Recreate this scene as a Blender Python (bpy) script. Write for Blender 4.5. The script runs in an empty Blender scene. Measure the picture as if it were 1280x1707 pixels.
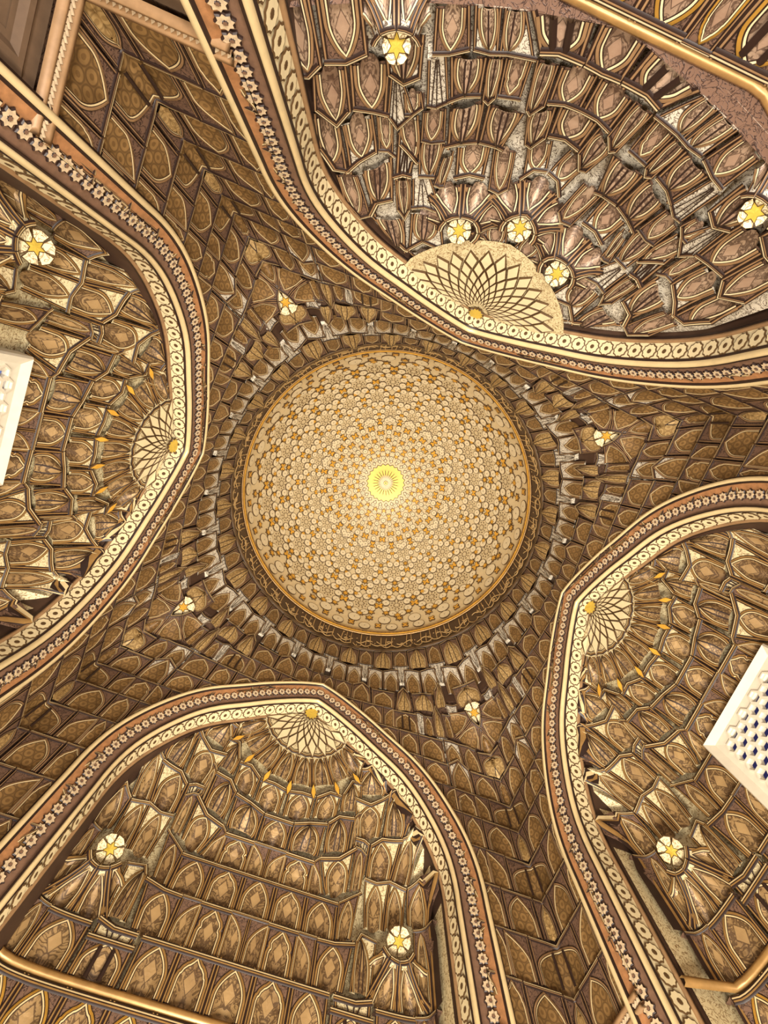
import bpy, math, random
import numpy as np
from mathutils import Matrix, Vector

# ------------------------------------------------------------------ units
# All design numbers are in half-room-widths; SC turns them into metres.
SC = 4.5
EYE = 1.6                      # camera height above the floor (m)
FLOOR_H = -EYE / SC            # floor level in design units (0 = eye level)
WX, WY = 1.032, 1.0            # half sizes of the room
rng = random.Random(7)
scene = bpy.context.scene
COL = scene.collection

def M3(p):                     # design units -> metres
    p = np.asarray(p, float)
    out = p * SC
    out[..., 2] += EYE
    return out

# ------------------------------------------------------------------ camera
CR = np.array([[0.9296, 0.3622, 0.0680], [-0.3685, 0.9146, 0.1665], [-0.0019, -0.1798, 0.9837]])
CC = np.array([-0.2057, -0.4541, 0.0])
cam_d = bpy.data.cameras.new('camera')
cam_d.sensor_fit = 'HORIZONTAL'; cam_d.sensor_width = 36.0
cam_d.lens = 36.0 * 760.0 / 1280.0
cam_d.clip_start = 0.05; cam_d.clip_end = 200
cam = bpy.data.objects.new('camera', cam_d); COL.objects.link(cam)
mw = Matrix.Identity(4)
loc = M3(CC)
for i in range(3):
    mw[i][0] = CR[i][0]; mw[i][1] = -CR[i][1]; mw[i][2] = -CR[i][2]; mw[i][3] = loc[i]
cam.matrix_world = mw
scene.camera = cam

# ------------------------------------------------------------------ world, lights, exposure
world = bpy.data.worlds.new('world'); scene.world = world
world.use_nodes = True
world.node_tree.nodes['Background'].inputs[0].default_value = (1.0, 0.86, 0.68, 1)
world.node_tree.nodes['Background'].inputs[1].default_value = 0.0
scene.view_settings.view_transform = 'Standard'
scene.view_settings.look = 'None'
scene.view_settings.exposure = 0.1
scene.view_settings.gamma = 1.0
scene.view_settings.use_curve_mapping = False

def area_light(name, p, target, power, size, color, spread=180):
    d = bpy.data.lights.new(name, 'AREA'); d.shape = 'DISK'; d.size = size; d.energy = power; d.color = color
    d.spread = math.radians(spread)
    o = bpy.data.objects.new(name, d); COL.objects.link(o)
    a = Vector(M3(p)); b = Vector(M3(target))
    o.location = a
    o.rotation_euler = (b - a).to_track_quat('-Z', 'Y').to_euler()
    return o
# unseen lights added near the floor to wash the dome and the four vaults
area_light('unseen_uplight', (0.10, 0.10, -0.30), (0.0, 0.0, 3.0), 330, 1.6, (1.0, 0.92, 0.78), 80)
area_light('unseen_uplight', (0.20, 0.25, -0.30), (0.0, 0.05, 3.0), 1000, 2.4, (1.0, 0.92, 0.80))
area_light('unseen_uplight', (-0.30, -0.80, -0.30), (-0.05, -1.25, 1.6), 620, 1.0, (1.0, 0.95, 0.92))  # this lamp is inferred from the bright niche above it
area_light('unseen_uplight', (0.0, 0.75, -0.30), (0.0, 1.25, 1.6), 290, 1.0, (1.0, 0.91, 0.74))
area_light('unseen_uplight', (0.78, 0.0, -0.30), (1.25, 0.0, 1.6), 290, 1.0, (1.0, 0.91, 0.76))
area_light('unseen_uplight', (-0.78, 0.0, -0.30), (-1.25, 0.0, 1.6), 290, 1.0, (1.0, 0.93, 0.82))

# ------------------------------------------------------------------ materials
def srgb(r, g, b):
    f = lambda c: (c / 255 / 12.92) if c / 255 <= 0.04045 else ((c / 255 + 0.055) / 1.055) ** 2.4
    return (f(r), f(g), f(b), 1.0)

class NT:
    def __init__(self, name, rough=0.5, metal=0.0, spec=0.5):
        self.m = bpy.data.materials.new(name); self.m.use_nodes = True
        self.t = self.m.node_tree; self.b = self.t.nodes['Principled BSDF']
        self.b.inputs['Roughness'].default_value = rough
        self.b.inputs['Metallic'].default_value = metal
        self.b.inputs['Specular IOR Level'].default_value = spec
    def n(self, typ, **kw):
        nd = self.t.nodes.new(typ)
        for k, v in kw.items():
            if k.startswith('i_'):
                key = k[2:]; nd.inputs[int(key) if key.isdigit() else key].default_value = v
            else: setattr(nd, k, v)
        return nd
    def l(self, a, b): self.t.links.new(a, b)
    def math(self, op, a, b=None, c=None):
        nd = self.n('ShaderNodeMath', operation=op)
        for i, x in enumerate((a, b, c)):
            if x is None: continue
            if isinstance(x, (int, float)): nd.inputs[i].default_value = x
            else: self.l(x, nd.inputs[i])
        return nd.outputs[0]
    def ramp(self, fac, stops, interp='LINEAR'):
        nd = self.n('ShaderNodeValToRGB'); nd.color_ramp.interpolation = interp
        el = nd.color_ramp.elements
        while len(el) < len(stops): el.new(0.5)
        for e, (p, c) in zip(el, stops): e.position = p; e.color = c
        self.l(fac, nd.inputs[0]); return nd.outputs[0]
    def mix(self, fac, a, b, mode='MIX'):
        nd = self.n('ShaderNodeMix', data_type='RGBA', blend_type=mode)
        for i, x in ((0, fac), (6, a), (7, b)):
            if isinstance(x, (int, float)): nd.inputs[i].default_value = x
            elif isinstance(x, tuple): nd.inputs[i].default_value = x
            else: self.l(x, nd.inputs[i])
        return nd.outputs[2]
    def col(self, c):
        if isinstance(c, tuple): self.b.inputs['Base Color'].default_value = c
        else: self.l(c, self.b.inputs['Base Color'])
    def obj(self): return self.n('ShaderNodeTexCoord').outputs['Object']
    def uv(self): return self.n('ShaderNodeTexCoord').outputs['UV']
    def noise(self, vec, scale, detail=3, rough=0.6, dist=0.0):
        nd = self.n('ShaderNodeTexNoise'); nd.inputs['Scale'].default_value = scale
        nd.inputs['Detail'].default_value = detail; nd.inputs['Roughness'].default_value = rough
        nd.inputs['Distortion'].default_value = dist
        self.l(vec, nd.inputs['Vector']); return nd.outputs['Fac']
    def bump(self, h, strength, dist=0.02):
        nd = self.n('ShaderNodeBump'); nd.inputs['Strength'].default_value = strength
        nd.inputs['Distance'].default_value = dist
        self.l(h, nd.inputs['Height']); self.l(nd.outputs[0], self.b.inputs['Normal'])

def mat_plain(name, c, rough=0.5, metal=0.0, vary=0.18, scale=6.0):
    k = NT(name, rough, metal)
    f = k.noise(k.obj(), scale, 4)
    dark = tuple(x * (1 - vary) for x in c[:3]) + (1,); lite = tuple(min(1, x * (1 + vary)) for x in c[:3]) + (1,)
    k.col(k.ramp(f, [(0.3, dark), (0.7, lite)]))
    return k.m

def mat_panel(name, c_lo, c_hi, c_ink, c_loz):
    """painted niche panel: mottled gilding, a lozenge in the middle and ink scrolls around it"""
    k = NT(name, 0.42, 0.25)
    uv = k.uv(); ob = k.obj()
    sep = k.n('ShaderNodeSeparateXYZ'); k.l(uv, sep.inputs[0])
    x, y = sep.outputs[0], sep.outputs[1]
    ax = k.math('ABSOLUTE', x)
    ay = k.math('ABSOLUTE', k.math('SUBTRACT', y, 0.85))
    loz = k.math('ADD', k.math('MULTIPLY', ax, 1.15), ay)
    comb = k.n('ShaderNodeCombineXYZ'); k.l(ax, comb.inputs[0]); k.l(y, comb.inputs[1])
    oi = k.n('ShaderNodeObjectInfo'); k.l(k.math('MULTIPLY', oi.outputs['Random'], 9.0), comb.inputs[2])
    base = k.ramp(k.noise(ob, 1.6, 5, 0.65), [(0.30, c_lo), (0.70, c_hi)])
    scr = k.noise(comb.outputs[0], 2.6, 2.5, 0.55, 1.6)
    ink = k.ramp(scr, [(0.44, (0, 0, 0, 1)), (0.50, (1, 1, 1, 1)), (0.56, (1, 1, 1, 1)), (0.62, (0, 0, 0, 1))])
    fine = k.noise(comb.outputs[0], 9.0, 2, 0.5, 2.0)
    inkf = k.ramp(fine, [(0.47, (0, 0, 0, 1)), (0.50, (0.6, 0.6, 0.6, 1)), (0.53, (0, 0, 0, 1))])
    out = k.math('GREATER_THAN', loz, 0.36)
    c = k.mix(k.math('MULTIPLY', k.math('MULTIPLY', ink, out), 0.8), base, c_ink)
    c = k.mix(k.math('MULTIPLY', k.math('MULTIPLY', inkf, out), 0.75), c, c_ink)
    line = k.math('LESS_THAN', k.math('ABSOLUTE', k.math('SUBTRACT', loz, 0.34)), 0.022)
    c = k.mix(k.math('MULTIPLY', k.math('LESS_THAN', loz, 0.34), 0.45), c, c_loz)
    c = k.mix(k.math('MULTIPLY', line, 0.8), c, c_ink)
    k.col(c)
    k.bump(scr, 0.25, 0.02)
    return k.m

def mat_hex(name, c_lo, c_hi, c_ink, c_dot, scale):
    """wall panel: gilded ground with small hexagons, each with a dot"""
    k = NT(name, 0.45, 0.25)
    uv = k.uv()
    mp = k.n('ShaderNodeMapping'); k.l(uv, mp.inputs[0]); mp.inputs['Scale'].default_value = (scale, scale / 1.732, 1)
    def vor(off):
        ad = k.n('ShaderNodeVectorMath', operation='ADD'); k.l(mp.outputs[0], ad.inputs[0]); ad.inputs[1].default_value = off
        fr = k.n('ShaderNodeVectorMath', operation='FRACTION'); k.l(ad.outputs[0], fr.inputs[0])
        sb = k.n('ShaderNodeVectorMath', operation='SUBTRACT'); k.l(fr.outputs[0], sb.inputs[0]); sb.inputs[1].default_value = (.5, .5, 0)
        ml = k.n('ShaderNodeVectorMath', operation='MULTIPLY'); k.l(sb.outputs[0], ml.inputs[0]); ml.inputs[1].default_value = (1, 1.732, 0)
        ln = k.n('ShaderNodeVectorMath', operation='LENGTH'); k.l(ml.outputs[0], ln.inputs[0])
        return ln.outputs['Value']
    d = k.math('MINIMUM', vor((0, 0, 0)), vor((.5, .5, 0)))
    base = k.ramp(k.noise(k.obj(), 2.0, 5, 0.7), [(0.3, c_lo), (0.7, c_hi)])
    edge = k.ramp(d, [(0.36, (0, 0, 0, 1)), (0.41, (1, 1, 1, 1)), (0.47, (1, 1, 1, 1)), (0.55, (0.2, 0.2, 0.2, 1))])
    dot = k.math('LESS_THAN', d, 0.17)
    c = k.mix(k.math('MULTIPLY', edge, 0.6), base, c_ink)
    c = k.mix(k.math('MULTIPLY', dot, 0.55), c, c_dot)
    k.col(c); k.bump(d, 0.3, 0.02)
    return k.m

def mat_relief(name, c_bg, c_fg, scale, rough=0.55):
    """carved scroll relief of spandrels"""
    k = NT(name, rough, 0.1)
    f = k.noise(k.obj(), scale, 2.5, 0.5, 2.2)
    line = k.ramp(f, [(0.455, (1, 1, 1, 1)), (0.49, (0, 0, 0, 1)), (0.51, (0, 0, 0, 1)), (0.545, (1, 1, 1, 1))])
    k.col(k.mix(line, c_bg, c_fg)); k.bump(line, 0.35, 0.015)
    return k.m

MAT = {}
MAT['panel'] = mat_panel('gilded_panel', srgb(116, 88, 56), srgb(178, 146, 98), srgb(70, 48, 30), srgb(170, 138, 92))
MAT['panel_rose'] = mat_panel('rose_gilded_panel', srgb(122, 94, 74), srgb(188, 162, 134), srgb(72, 50, 38), srgb(160, 128, 104))
MAT['hexpanel'] = mat_hex('hexagon_panel', srgb(110, 82, 46), srgb(158, 122, 74), srgb(64, 42, 22), srgb(84, 58, 30), 30.0)
MAT['bulb'] = mat_hex('gilded_bulb', srgb(142, 112, 66), srgb(200, 168, 114), srgb(112, 84, 46), srgb(122, 92, 52), 30.0)
MAT['white'] = mat_relief('white_spandrel', srgb(92, 74, 58), srgb(214, 202, 180), 10.0)
MAT['whitegold'] = mat_relief('cream_spandrel', srgb(140, 112, 72), srgb(214, 196, 152), 9.0)
MAT['brown'] = mat_relief('brown_spandrel', srgb(52, 34, 26), srgb(112, 84, 66), 10.0)
MAT['dark'] = mat_plain('dark_line', srgb(38, 20, 13), 0.5)
MAT['gold'] = mat_plain('gold_moulding', srgb(164, 126, 74), 0.35, 0.4)
MAT['brightgold'] = mat_plain('bright_gold_moulding', srgb(200, 152, 66), 0.3, 0.5)
MAT['tan'] = mat_plain('tan_moulding', srgb(152, 118, 82), 0.45, 0.2)
MAT['cream'] = mat_plain('cream_paint', srgb(216, 198, 156), 0.5, 0.05, 0.08)
MAT['rail'] = mat_plain('rail_cream', srgb(212, 188, 140), 0.4, 0.15, 0.08)
MAT['orange'] = mat_plain('orange_ground', srgb(160, 112, 72), 0.5, 0.1, 0.25, 12)
MAT['duskybrown'] = mat_plain('dusky_ground', srgb(118, 88, 68), 0.5, 0.1, 0.2, 12)
MAT['star'] = mat_plain('star_paint', srgb(196, 172, 138), 0.5, 0.1, 0.2, 30)
MAT['backing'] = mat_plain('dark_backing', srgb(64, 42, 28), 0.6)
MAT['lemon'] = mat_plain('lemon_gold', srgb(206, 174, 70), 0.4, 0.2, 0.12)
MAT['amber'] = mat_plain('amber_gold', srgb(222, 166, 62), 0.4, 0.2, 0.25, 3)
MAT['plaster'] = mat_plain('white_plaster', srgb(214, 204, 182), 0.55, 0, 0.05)
MAT['domeground'] = mat_plain('dome_ground', srgb(222, 200, 156), 0.5, 0.1, 0.06)
MAT['medallion'] = mat_plain('medallion_cream', srgb(228, 210, 172), 0.5, 0.05, 0.06, 8)
MAT['outline'] = mat_plain('brown_outline', srgb(84, 60, 32), 0.5)
MAT['band'] = mat_relief('inscription_ground', srgb(40, 26, 18), srgb(92, 68, 46), 26.0)
MAT['letter'] = mat_plain('letter_gold', srgb(206, 172, 118), 0.4, 0.3)
MAT['wall'] = mat_plain('wall_brown', srgb(100, 78, 58), 0.6)
MAT['floor'] = mat_plain('floor_stone', srgb(120, 112, 100), 0.4)
def mat_sky(name, c, s):
    k = NT(name); e = k.n('ShaderNodeEmission'); e.inputs[0].default_value = c; e.inputs[1].default_value = s
    k.l(e.outputs[0], k.t.nodes['Material Output'].inputs[0]); return k.m
MAT['daylight'] = mat_sky('daylight_pane', srgb(120, 136, 190), 0.8)
MAT['shadepane'] = mat_sky('shaded_pane', srgb(72, 70, 130), 0.35)

# ------------------------------------------------------------------ object helpers
def thing(name, label=None, cat=None, loc=(0, 0, 0), kind=None, group=None):
    o = bpy.data.objects.new(name, None); COL.objects.link(o)
    o.location = Vector(M3(loc)); o.empty_display_size = 0.2
    if label: o['label'] = label
    if cat: o['category'] = cat
    if kind: o['kind'] = kind
    if group: o['group'] = group
    o['base'] = [float(x) for x in M3(loc)]
    return o

def base_of(o):
    b = None
    while o is not None:
        if 'base' in o: b = o['base']
        o = o.parent
    return np.array(b[:]) if b is not None else np.zeros(3)

def emit(name, verts, faces, mats, parent=None, midx=None, uv=None, smooth=True, metres=False):
    v = np.asarray(verts, float)
    if not metres: v = M3(v)
    if parent is not None: v = v - PB[parent.name]
    me = bpy.data.meshes.new(name)
    me.from_pydata(v.tolist(), [], faces)
    for m in mats: me.materials.append(MAT[m])
    if midx is not None: me.polygons.foreach_set('material_index', midx)
    if smooth: me.polygons.foreach_set('use_smooth', [True] * len(faces))
    if uv is not None:
        l = me.uv_layers.new(name='UVMap')
        vi = np.empty(len(me.loops), int); me.loops.foreach_get('vertex_index', vi)
        l.data.foreach_set('uv', np.asarray(uv, float)[vi].ravel())
    o = bpy.data.objects.new(name, me); COL.objects.link(o)
    if parent is not None:
        o.parent = parent; PB[o.name] = PB[parent.name]
    else: PB[o.name] = np.zeros(3)
    return o
PB = {}
def thing_r(*a, **k):
    o = thing(*a, **k); PB[o.name] = np.array(o['base'][:]); del o['base']; return o

def grid_faces(nu, nv, off=0):
    return [(off + j * nu + i, off + j * nu + i + 1, off + (j + 1) * nu + i + 1, off + (j + 1) * nu + i)
            for j in range(nv - 1) for i in range(nu - 1)]

# ------------------------------------------------------------------ arch outline (shared by the four walls)
_rr = np.array([.7701, .7797, .7769, .7844, .7789, .8257, .9033])
_tt = np.linspace(0, np.pi / 2, 91)
_r = np.interp(_tt, np.linspace(0, np.pi / 2, 7), _rr)
for _ in range(30): _r[1:-1] = (_r[:-2] + 2 * _r[1:-1] + _r[2:]) / 4
OUT = np.vstack([[[.7701, FLOOR_H]], [[.7701, .7]], np.c_[_r * np.cos(_tt), 1.363 + _r * np.sin(_tt) * 1.0857]])
OUT[-1, 0] = 0.0
_d = np.gradient(OUT, axis=0); _n = np.c_[_d[:, 1], -_d[:, 0]]; _n /= np.linalg.norm(_n, axis=1)[:, None]
def arch_off(o):
    """right half of the arch outline moved inwards by o, bottom to apex"""
    c = OUT - _n * o
    c = c[c[:, 0] > 1e-4]
    k = (c[-2, 1] - c[-1, 1]) / (c[-2, 0] - c[-1, 0])
    return np.vstack([c, [[0, c[-1, 1] - k * c[-1, 0]]]])
INN = arch_off(.105)
def a_in(h): return np.interp(h, INN[:, 1], INN[:, 0])
def a_out(h): return np.interp(h, OUT[:, 1], OUT[:, 0])

SIDES = {'B': ((0, 1), (1, 0), WY), 'R': ((1, 0), (0, 1), WX), 'T': ((0, -1), (1, 0), WY), 'L': ((-1, 0), (0, 1), WX)}
def side_world(side, u, v, h):
    n, t, w = SIDES[side]
    u, v, h = np.broadcast_arrays(np.asarray(u, float), np.asarray(v, float), np.asarray(h, float))
    return np.stack([t[0] * u + n[0] * (v + w), t[1] * u + n[1] * (v + w), h], -1)

# ------------------------------------------------------------------ surfaces
class Surf:
    def P(self, a, b, d=0.0):
        a = np.asarray(a, float); b = np.asarray(b, float); d = np.asarray(d, float)
        a, b = self.clamp(a, b)
        e = .006
        p = self.pos(a, b)
        ta = self.pos(a + e, b) - self.pos(a - e, b); tb = self.pos(a, b + e) - self.pos(a, b - e)
        n = np.cross(ta, tb); L = np.linalg.norm(n, axis=-1, keepdims=True)
        n = n / np.maximum(L, 1e-12)
        ref = self.ref(p)
        s = np.sign((n * ref).sum(-1, keepdims=True)); s[s == 0] = 1
        return p + n * s * d[..., None]

class Niche(Surf):
    def __init__(self, side, u_lo, u_hi, apse=False):
        self.side = side; self.u_lo = u_lo; self.u_hi = u_hi; self.apse = apse
        self.hp = [0, 1.45, 1.67, 1.85, 2.05, 2.22, 3] if apse else [0, 1.5, 1.67, 1.85, 2.05, 2.22, 3]
        self.vp = [.33, .33, .27, .205, .145, .10, .10] if apse else [.28, .28, .235, .18, .135, .10, .10]
    def clamp(self, a, b):
        u0 = self.u0(b); lim = a_in(b) + .004
        return np.clip(a, -lim - u0, lim - u0), np.minimum(b, 2.235)
    def u0(self, h): return np.interp(h, [1.0, 2.2], [self.u_lo, self.u_hi])
    def pos(self, a, h):
        lim = np.maximum(a_in(h), 1e-3); rho = np.clip(np.abs(a) / lim, 0, 1)
        D = np.interp(h, self.hp, self.vp) - .10
        if self.apse: g = 1 - .5 * rho - .5 * rho ** 2
        else:
            p = np.interp(h, [1.2, 1.6, 2.2], [8, 4, 2.2]); g = np.clip(1 - rho ** p, 0, 1) ** (1 / p)
        return side_world(self.side, a + self.u0(h), .10 + D * g, h)
    def ref(self, p):
        c = side_world(self.side, 0., -.4, 0.)
        r = c - p; r[..., 2] = 0; return r

class Cant(Surf):
    """foot of the apse: straight back wall with canted sides"""
    def __init__(self, side): self.side = side
    def clamp(self, a, b): return np.clip(a, -.62, .71), b
    def pos(self, a, h): return side_world(self.side, a - .05, np.minimum(.33, .33 - (np.abs(a) - .29) * .58), h)
    def ref(self, p):
        r = side_world(self.side, 0., -.4, 0.) - p; r[..., 2] = 0; return r

HS = [0, 1.95, 2.2, 2.38, 2.6, 2.8, 2.93, 9]; SS = [0, 0, .25, .5, .75, .95, 1, 1]
RD = 1.014                                     # drum radius
HB, HT = 3.195, 4.2426                         # dome springing and crown
class Corner(Surf):
    """from the middle of one wall (a=0) over the room corner (a=1) to the middle of the next wall (a=2)"""
    def __init__(self, sx, sy): self.sx = sx; self.sy = sy
    def clamp(self, a, b):
        m1 = np.clip((a_out(b) - .05) / WX, 0, None); m2 = np.clip((a_out(b) - .05) / WY, 0, None)
        return np.clip(a, m1, 2 - m2), b
    def pos(self, a, h):
        x = np.where(a <= 1, a * WX, WX); y = np.where(a <= 1, WY, (2 - a) * WY)
        s = np.interp(h, HS, SS); r = np.hypot(x, y)
        k = (1 - s) + s * RD / r
        return np.stack([self.sx * x * k, self.sy * y * k, h + 0 * x], -1)
    def ref(self, p):
        r = -p.copy(); r[..., 2] = 0; return r

class Ring(Surf):
    """a = degrees round the drum"""
    def clamp(self, a, b): return a, b
    def P(self, a, b, d=0.0):
        a = np.radians(np.asarray(a, float)); b = np.asarray(b, float)
        c, s_ = np.cos(a), np.sin(a)
        rs = 1 / np.maximum(np.abs(c) / WX, np.abs(s_) / WY)
        k = np.interp(b, HS, SS); r = (1 - k) * rs + k * RD - np.asarray(d, float)
        return np.stack([r * c, r * s_, b + 0 * r], -1)
    asp = 57.3

# ------------------------------------------------------------------ muqarnas cell
def strip(S, pts, offs, dofs, closed=False, xs=1.0):
    """ribbon along a 2D polyline pts (n,2) + base height pts[:,2]; returns verts, faces, face column"""
    pts = np.asarray(pts, float); q = pts[:, :2] / [xs, 1]
    d = np.gradient(q, axis=0)
    seg = np.diff(q, axis=0); seg /= np.maximum(np.linalg.norm(seg, axis=1), 1e-9)[:, None]
    nrm = np.zeros_like(q); sn = np.c_[-seg[:, 1], seg[:, 0]]
    nrm[0] = sn[0]; nrm[-1] = sn[-1]
    m = sn[:-1] + sn[1:]; L = np.maximum((m * sn[1:]).sum(1), .5)
    nrm[1:-1] = m / L[:, None]
    V = []
    for o, dd in zip(offs, dofs):
        w = q + nrm * o
        V.append(S.P(w[:, 0] * xs, w[:, 1], pts[:, 2] + dd))
    V = np.stack(V, 1).reshape(-1, 3); k = len(offs)
    F = []; Cc = []
    for i in range(len(q) - 1):
        for j in range(k - 1):
            F.append((i * k + j, i * k + j + 1, (i + 1) * k + j + 1, (i + 1) * k + j)); Cc.append(j)
    return V, F, Cc

def join(parts):
    V = []; F = []; Cc = []; o = 0
    for v, f, c in parts:
        V.append(v); F += [tuple(x + o for x in t) for t in f]; Cc += c; o += len(v)
    return np.vstack(V), F, Cc

CUSP = [(0, 1), (.45, 1), (.52, .93), (.55, .8), (.62, .78), (.70, .86), (.78, .74), (.84, .5), (.87, .40), (.93, .22), (1, 0)]
CUSPA = [(0, 1), (.55, 1), (.64, .94), (.66, .86), (.76, .74), (.84, .52), (.87, .36), (.94, .14), (1, 0)]
_w = np.linspace(0, 1, 9)
ARCH = [(0, 1), (.22, 1)] + [(.42 + .58 * w, 1 - w ** 1.9) for w in _w]
LEAF = [(0, .72), (.12, .9), (.25, 1)] + [(.35 + .65 * w, 1 - w ** 1.7) for w in _w]
ROUND = [(0, .86), (.10, .96), (.25, 1)] + [(.40 + .60 * w, (1 - w ** 2.0) ** .85) for w in _w]

def cell(S, kind, pts, parent, st):
    """one muqarnas cell. kind: a arch, w arch in white spandrels, r ribbed bulb, R ribbed bulb in white spandrels,
    l leaf, c cusped niche, k cusped arch, H/h left / right half arch, 3 broad three-part arch, f white fan, o colonnette"""
    b1, b2, t2, tip, t1 = [np.array(p, float) for p in pts]
    xs = getattr(S, 'asp', 1.0); sx = np.array([1 / xs, 1])
    wid = np.linalg.norm((b2 - b1) * sx); hei = abs((t1[1] + t2[1]) / 2 - (b1[1] + b2[1]) / 2) + 1e-6
    wid = max(wid, np.linalg.norm((t2 - t1) * sx) * .7)
    A = st.get('A', .008); lw = st.get('lw', .0145) * min(1, max(.55, wid / .11))
    def top(s):
        s = np.asarray(s)[..., None]
        return np.where(s < .5, t1 + (tip - t1) * s * 2, tip + (t2 - tip) * (s - .5) * 2)
    def P2(s, t):
        s = np.asarray(s, float); t = np.asarray(t, float)
        bot = b1 + (b2 - b1) * s[..., None]
        return bot + (top(s) - bot) * t[..., None]
    def dbase(t): return A * np.clip(t, 0, 1) ** 1.8
    # body
    ns, nt = 7, 5
    s, t = np.meshgrid(np.linspace(0, 1, ns), np.linspace(0, 1, nt))
    q = P2(s, t).reshape(-1, 2); d = (dbase(t) - .003).ravel()
    V = S.P(q[:, 0], q[:, 1], d)
    qt = P2(np.linspace(0, 1, ns), np.ones(ns)); V2 = S.P(qt[:, 0], qt[:, 1], np.full(ns, -.03))
    qb = P2(np.linspace(0, 1, ns), np.zeros(ns)); V3 = S.P(qb[:, 0], qb[:, 1], np.full(ns, -.03))
    V = np.vstack([V3, V, V2])
    spm = {'w': 'sw', 'R': 'sw', 'f': 'sw', 'W': 'sw'}.get(kind, 'sb')
    prof = np.array({'c': CUSP, 'k': CUSPA, 'l': LEAF, 'r': ROUND, 'R': ROUND}.get(kind, ARCH))
    m = min(.30, (lw * 1.25 + .004) / max(wid, 1e-3)); tt = max(.80, 1 - (lw * 2.2) / hei)
    if kind == 'W': tt = .70
    if kind in st.get('low', ''): tt = .84
    sl, sr, sc = m, 1 - m, .5
    if kind == 'H': sl, sr, sc = m, .97, .97
    if kind == 'h': sl, sr, sc = .03, 1 - m, .03
    if kind == 'o': sl, sr = .25, .75
    tcur = .02 + prof[:, 0] * (tt - .02)
    L = sc - (sc - sl) * prof[:, 1]; Rr = sc + (sr - sc) * prof[:, 1]
    if kind == 'f':
        BF = grid_faces(ns, nt + 2)
    else:                                                     # spandrels only, the arch stays open for its panel
        tc = np.r_[0, tcur, 1.0]; Lc = np.r_[L[0], L, sc]; Rc = np.r_[Rr[0], Rr, sc]
        g = np.stack([np.zeros_like(tc), Lc * .5, Lc, Rc, (Rc + 1) * .5, np.ones_like(tc)], 1)
        q = P2(g, np.repeat(tc[:, None], 6, 1)).reshape(-1, 2)
        dd = np.repeat((dbase(tc) - .001)[:, None], 6, 1).ravel()
        V1 = S.P(q[:, 0], q[:, 1], dd); k = len(tc)
        BF = [(j * 6 + i, j * 6 + i + 1, j * 6 + i + 7, j * 6 + i + 6) for j in range(k - 1) for i in (0, 1, 3, 4)]
        n0 = len(V1); V = np.vstack([V1, V2])
        q6 = P2(np.array([0, sc * .5, sc, sc, (sc + 1) * .5, 1]), np.ones(6))
        V = np.vstack([V1, S.P(q6[:, 0], q6[:, 1], np.full(6, -.03))])
        BF += [((k - 1) * 6 + i, (k - 1) * 6 + i + 1, n0 + i + 1, n0 + i) for i in range(5)]
    body = emit(st.get('name', 'muqarnas_cell'), V, BF, [st[spm]], parent, smooth=False)
    # frame
    fr = []
    ft = np.linspace(0, 1, 5)
    for sd, sg in ((0., -1), (1., 1)):
        p = P2(np.full(5, sd), ft); p = np.c_[p, dbase(ft)]
        fr.append(strip(S, p, [0, sg * lw * .22, sg * lw * .45, sg * lw * .7], [.0, .002, .002, 0], xs=xs))
    n1 = len(fr[0][2]) * 2
    ss = np.linspace(0, 1, 7); p = np.c_[P2(ss, np.ones(7)), np.full(7, dbase(1))]
    c3 = strip(S, p, [0, -lw * .30, -lw * .50, -lw * .68, -lw * .95, -lw * 1.25], [.001, .003, .003, .003, .004, 0], xs=xs)
    V, F, Cc = join(fr + [c3])
    mi = [1 if i < n1 and c == 1 else (2 if i >= n1 and c == 1 else 1 if i >= n1 and c == 3 else 0) for i, c in enumerate(Cc)]
    emit('frame_moulding', V, F, ['dark', st['line'], st.get('hi', 'rail')], body, mi)
    if kind == 'f':
        parts = []
        for k in (.25, .5, .75):
            p = P2(np.array([.5 + (k - .5) * .25, k]), np.array([0.02, .97]))
            parts.append(strip(S, np.c_[p, [dbase(0) + .002, dbase(1) + .002]], [-lw * .13, 0, lw * .13], [0, .002, 0], xs=xs))
        V, F, Cc = join(parts); emit('rib', V, F, ['dark'], body)
        return body
    bul = {'r': .030, 'R': .030, 'l': .026, 'o': .012}.get(kind, -st.get('bulge', .010))
    bul *= min(1.2, wid / .10)
    nx = 7
    x = np.linspace(-1, 1, nx)
    def bulge(x, t):
        tn = np.clip((t - .02) / (tt - .02), 0, 1)
        if bul > 0: return bul * (1 - np.abs(x) ** 2.2) * np.interp(tn, [0, .2, .45, .7, .85, 1], [.12, .35, .75, 1, .85, .25])
        return bul * (1 - np.abs(x) ** 3) * (1 - tn) ** 1.3
    Sx = L[:, None] + (Rr - L)[:, None] * (x + 1) / 2; Tt = np.repeat(tcur[:, None], nx, 1)
    q = P2(Sx, Tt).reshape(-1, 2)
    d = (dbase(Tt) + .0015 + bulge(np.repeat(x[None], len(tcur), 0), Tt)).ravel()
    V = S.P(q[:, 0], q[:, 1], d)
    if st['pmode'] == 'hex' or kind in 'rRl' and st.get('hexbulb'):
        uv = q * sx
    else:
        uv = np.c_[(Sx - .5).ravel() * 2 * .9, Tt.ravel() * 2 * .9]
    pm = st['bulb'] if kind in 'rRlo' else st['panel']
    emit('panel', V, grid_faces(nx, len(tcur)), [pm], body, uv=uv)
    # arch moulding
    cs = np.concatenate([L, Rr[::-1][1:]]); ct = np.concatenate([tcur, tcur[::-1][1:]])
    p = np.c_[P2(cs, ct), dbase(ct)]
    o = np.array([-.05, .14, .34, .50, .86, 1.05]) * lw
    V, F, Cc = strip(S, p, o, [.001, .002, .0035, .0025, .0035, .0005], xs=xs)
    mi = [(0, 2, 0, 1, 0)[c] for c in Cc]
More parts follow.
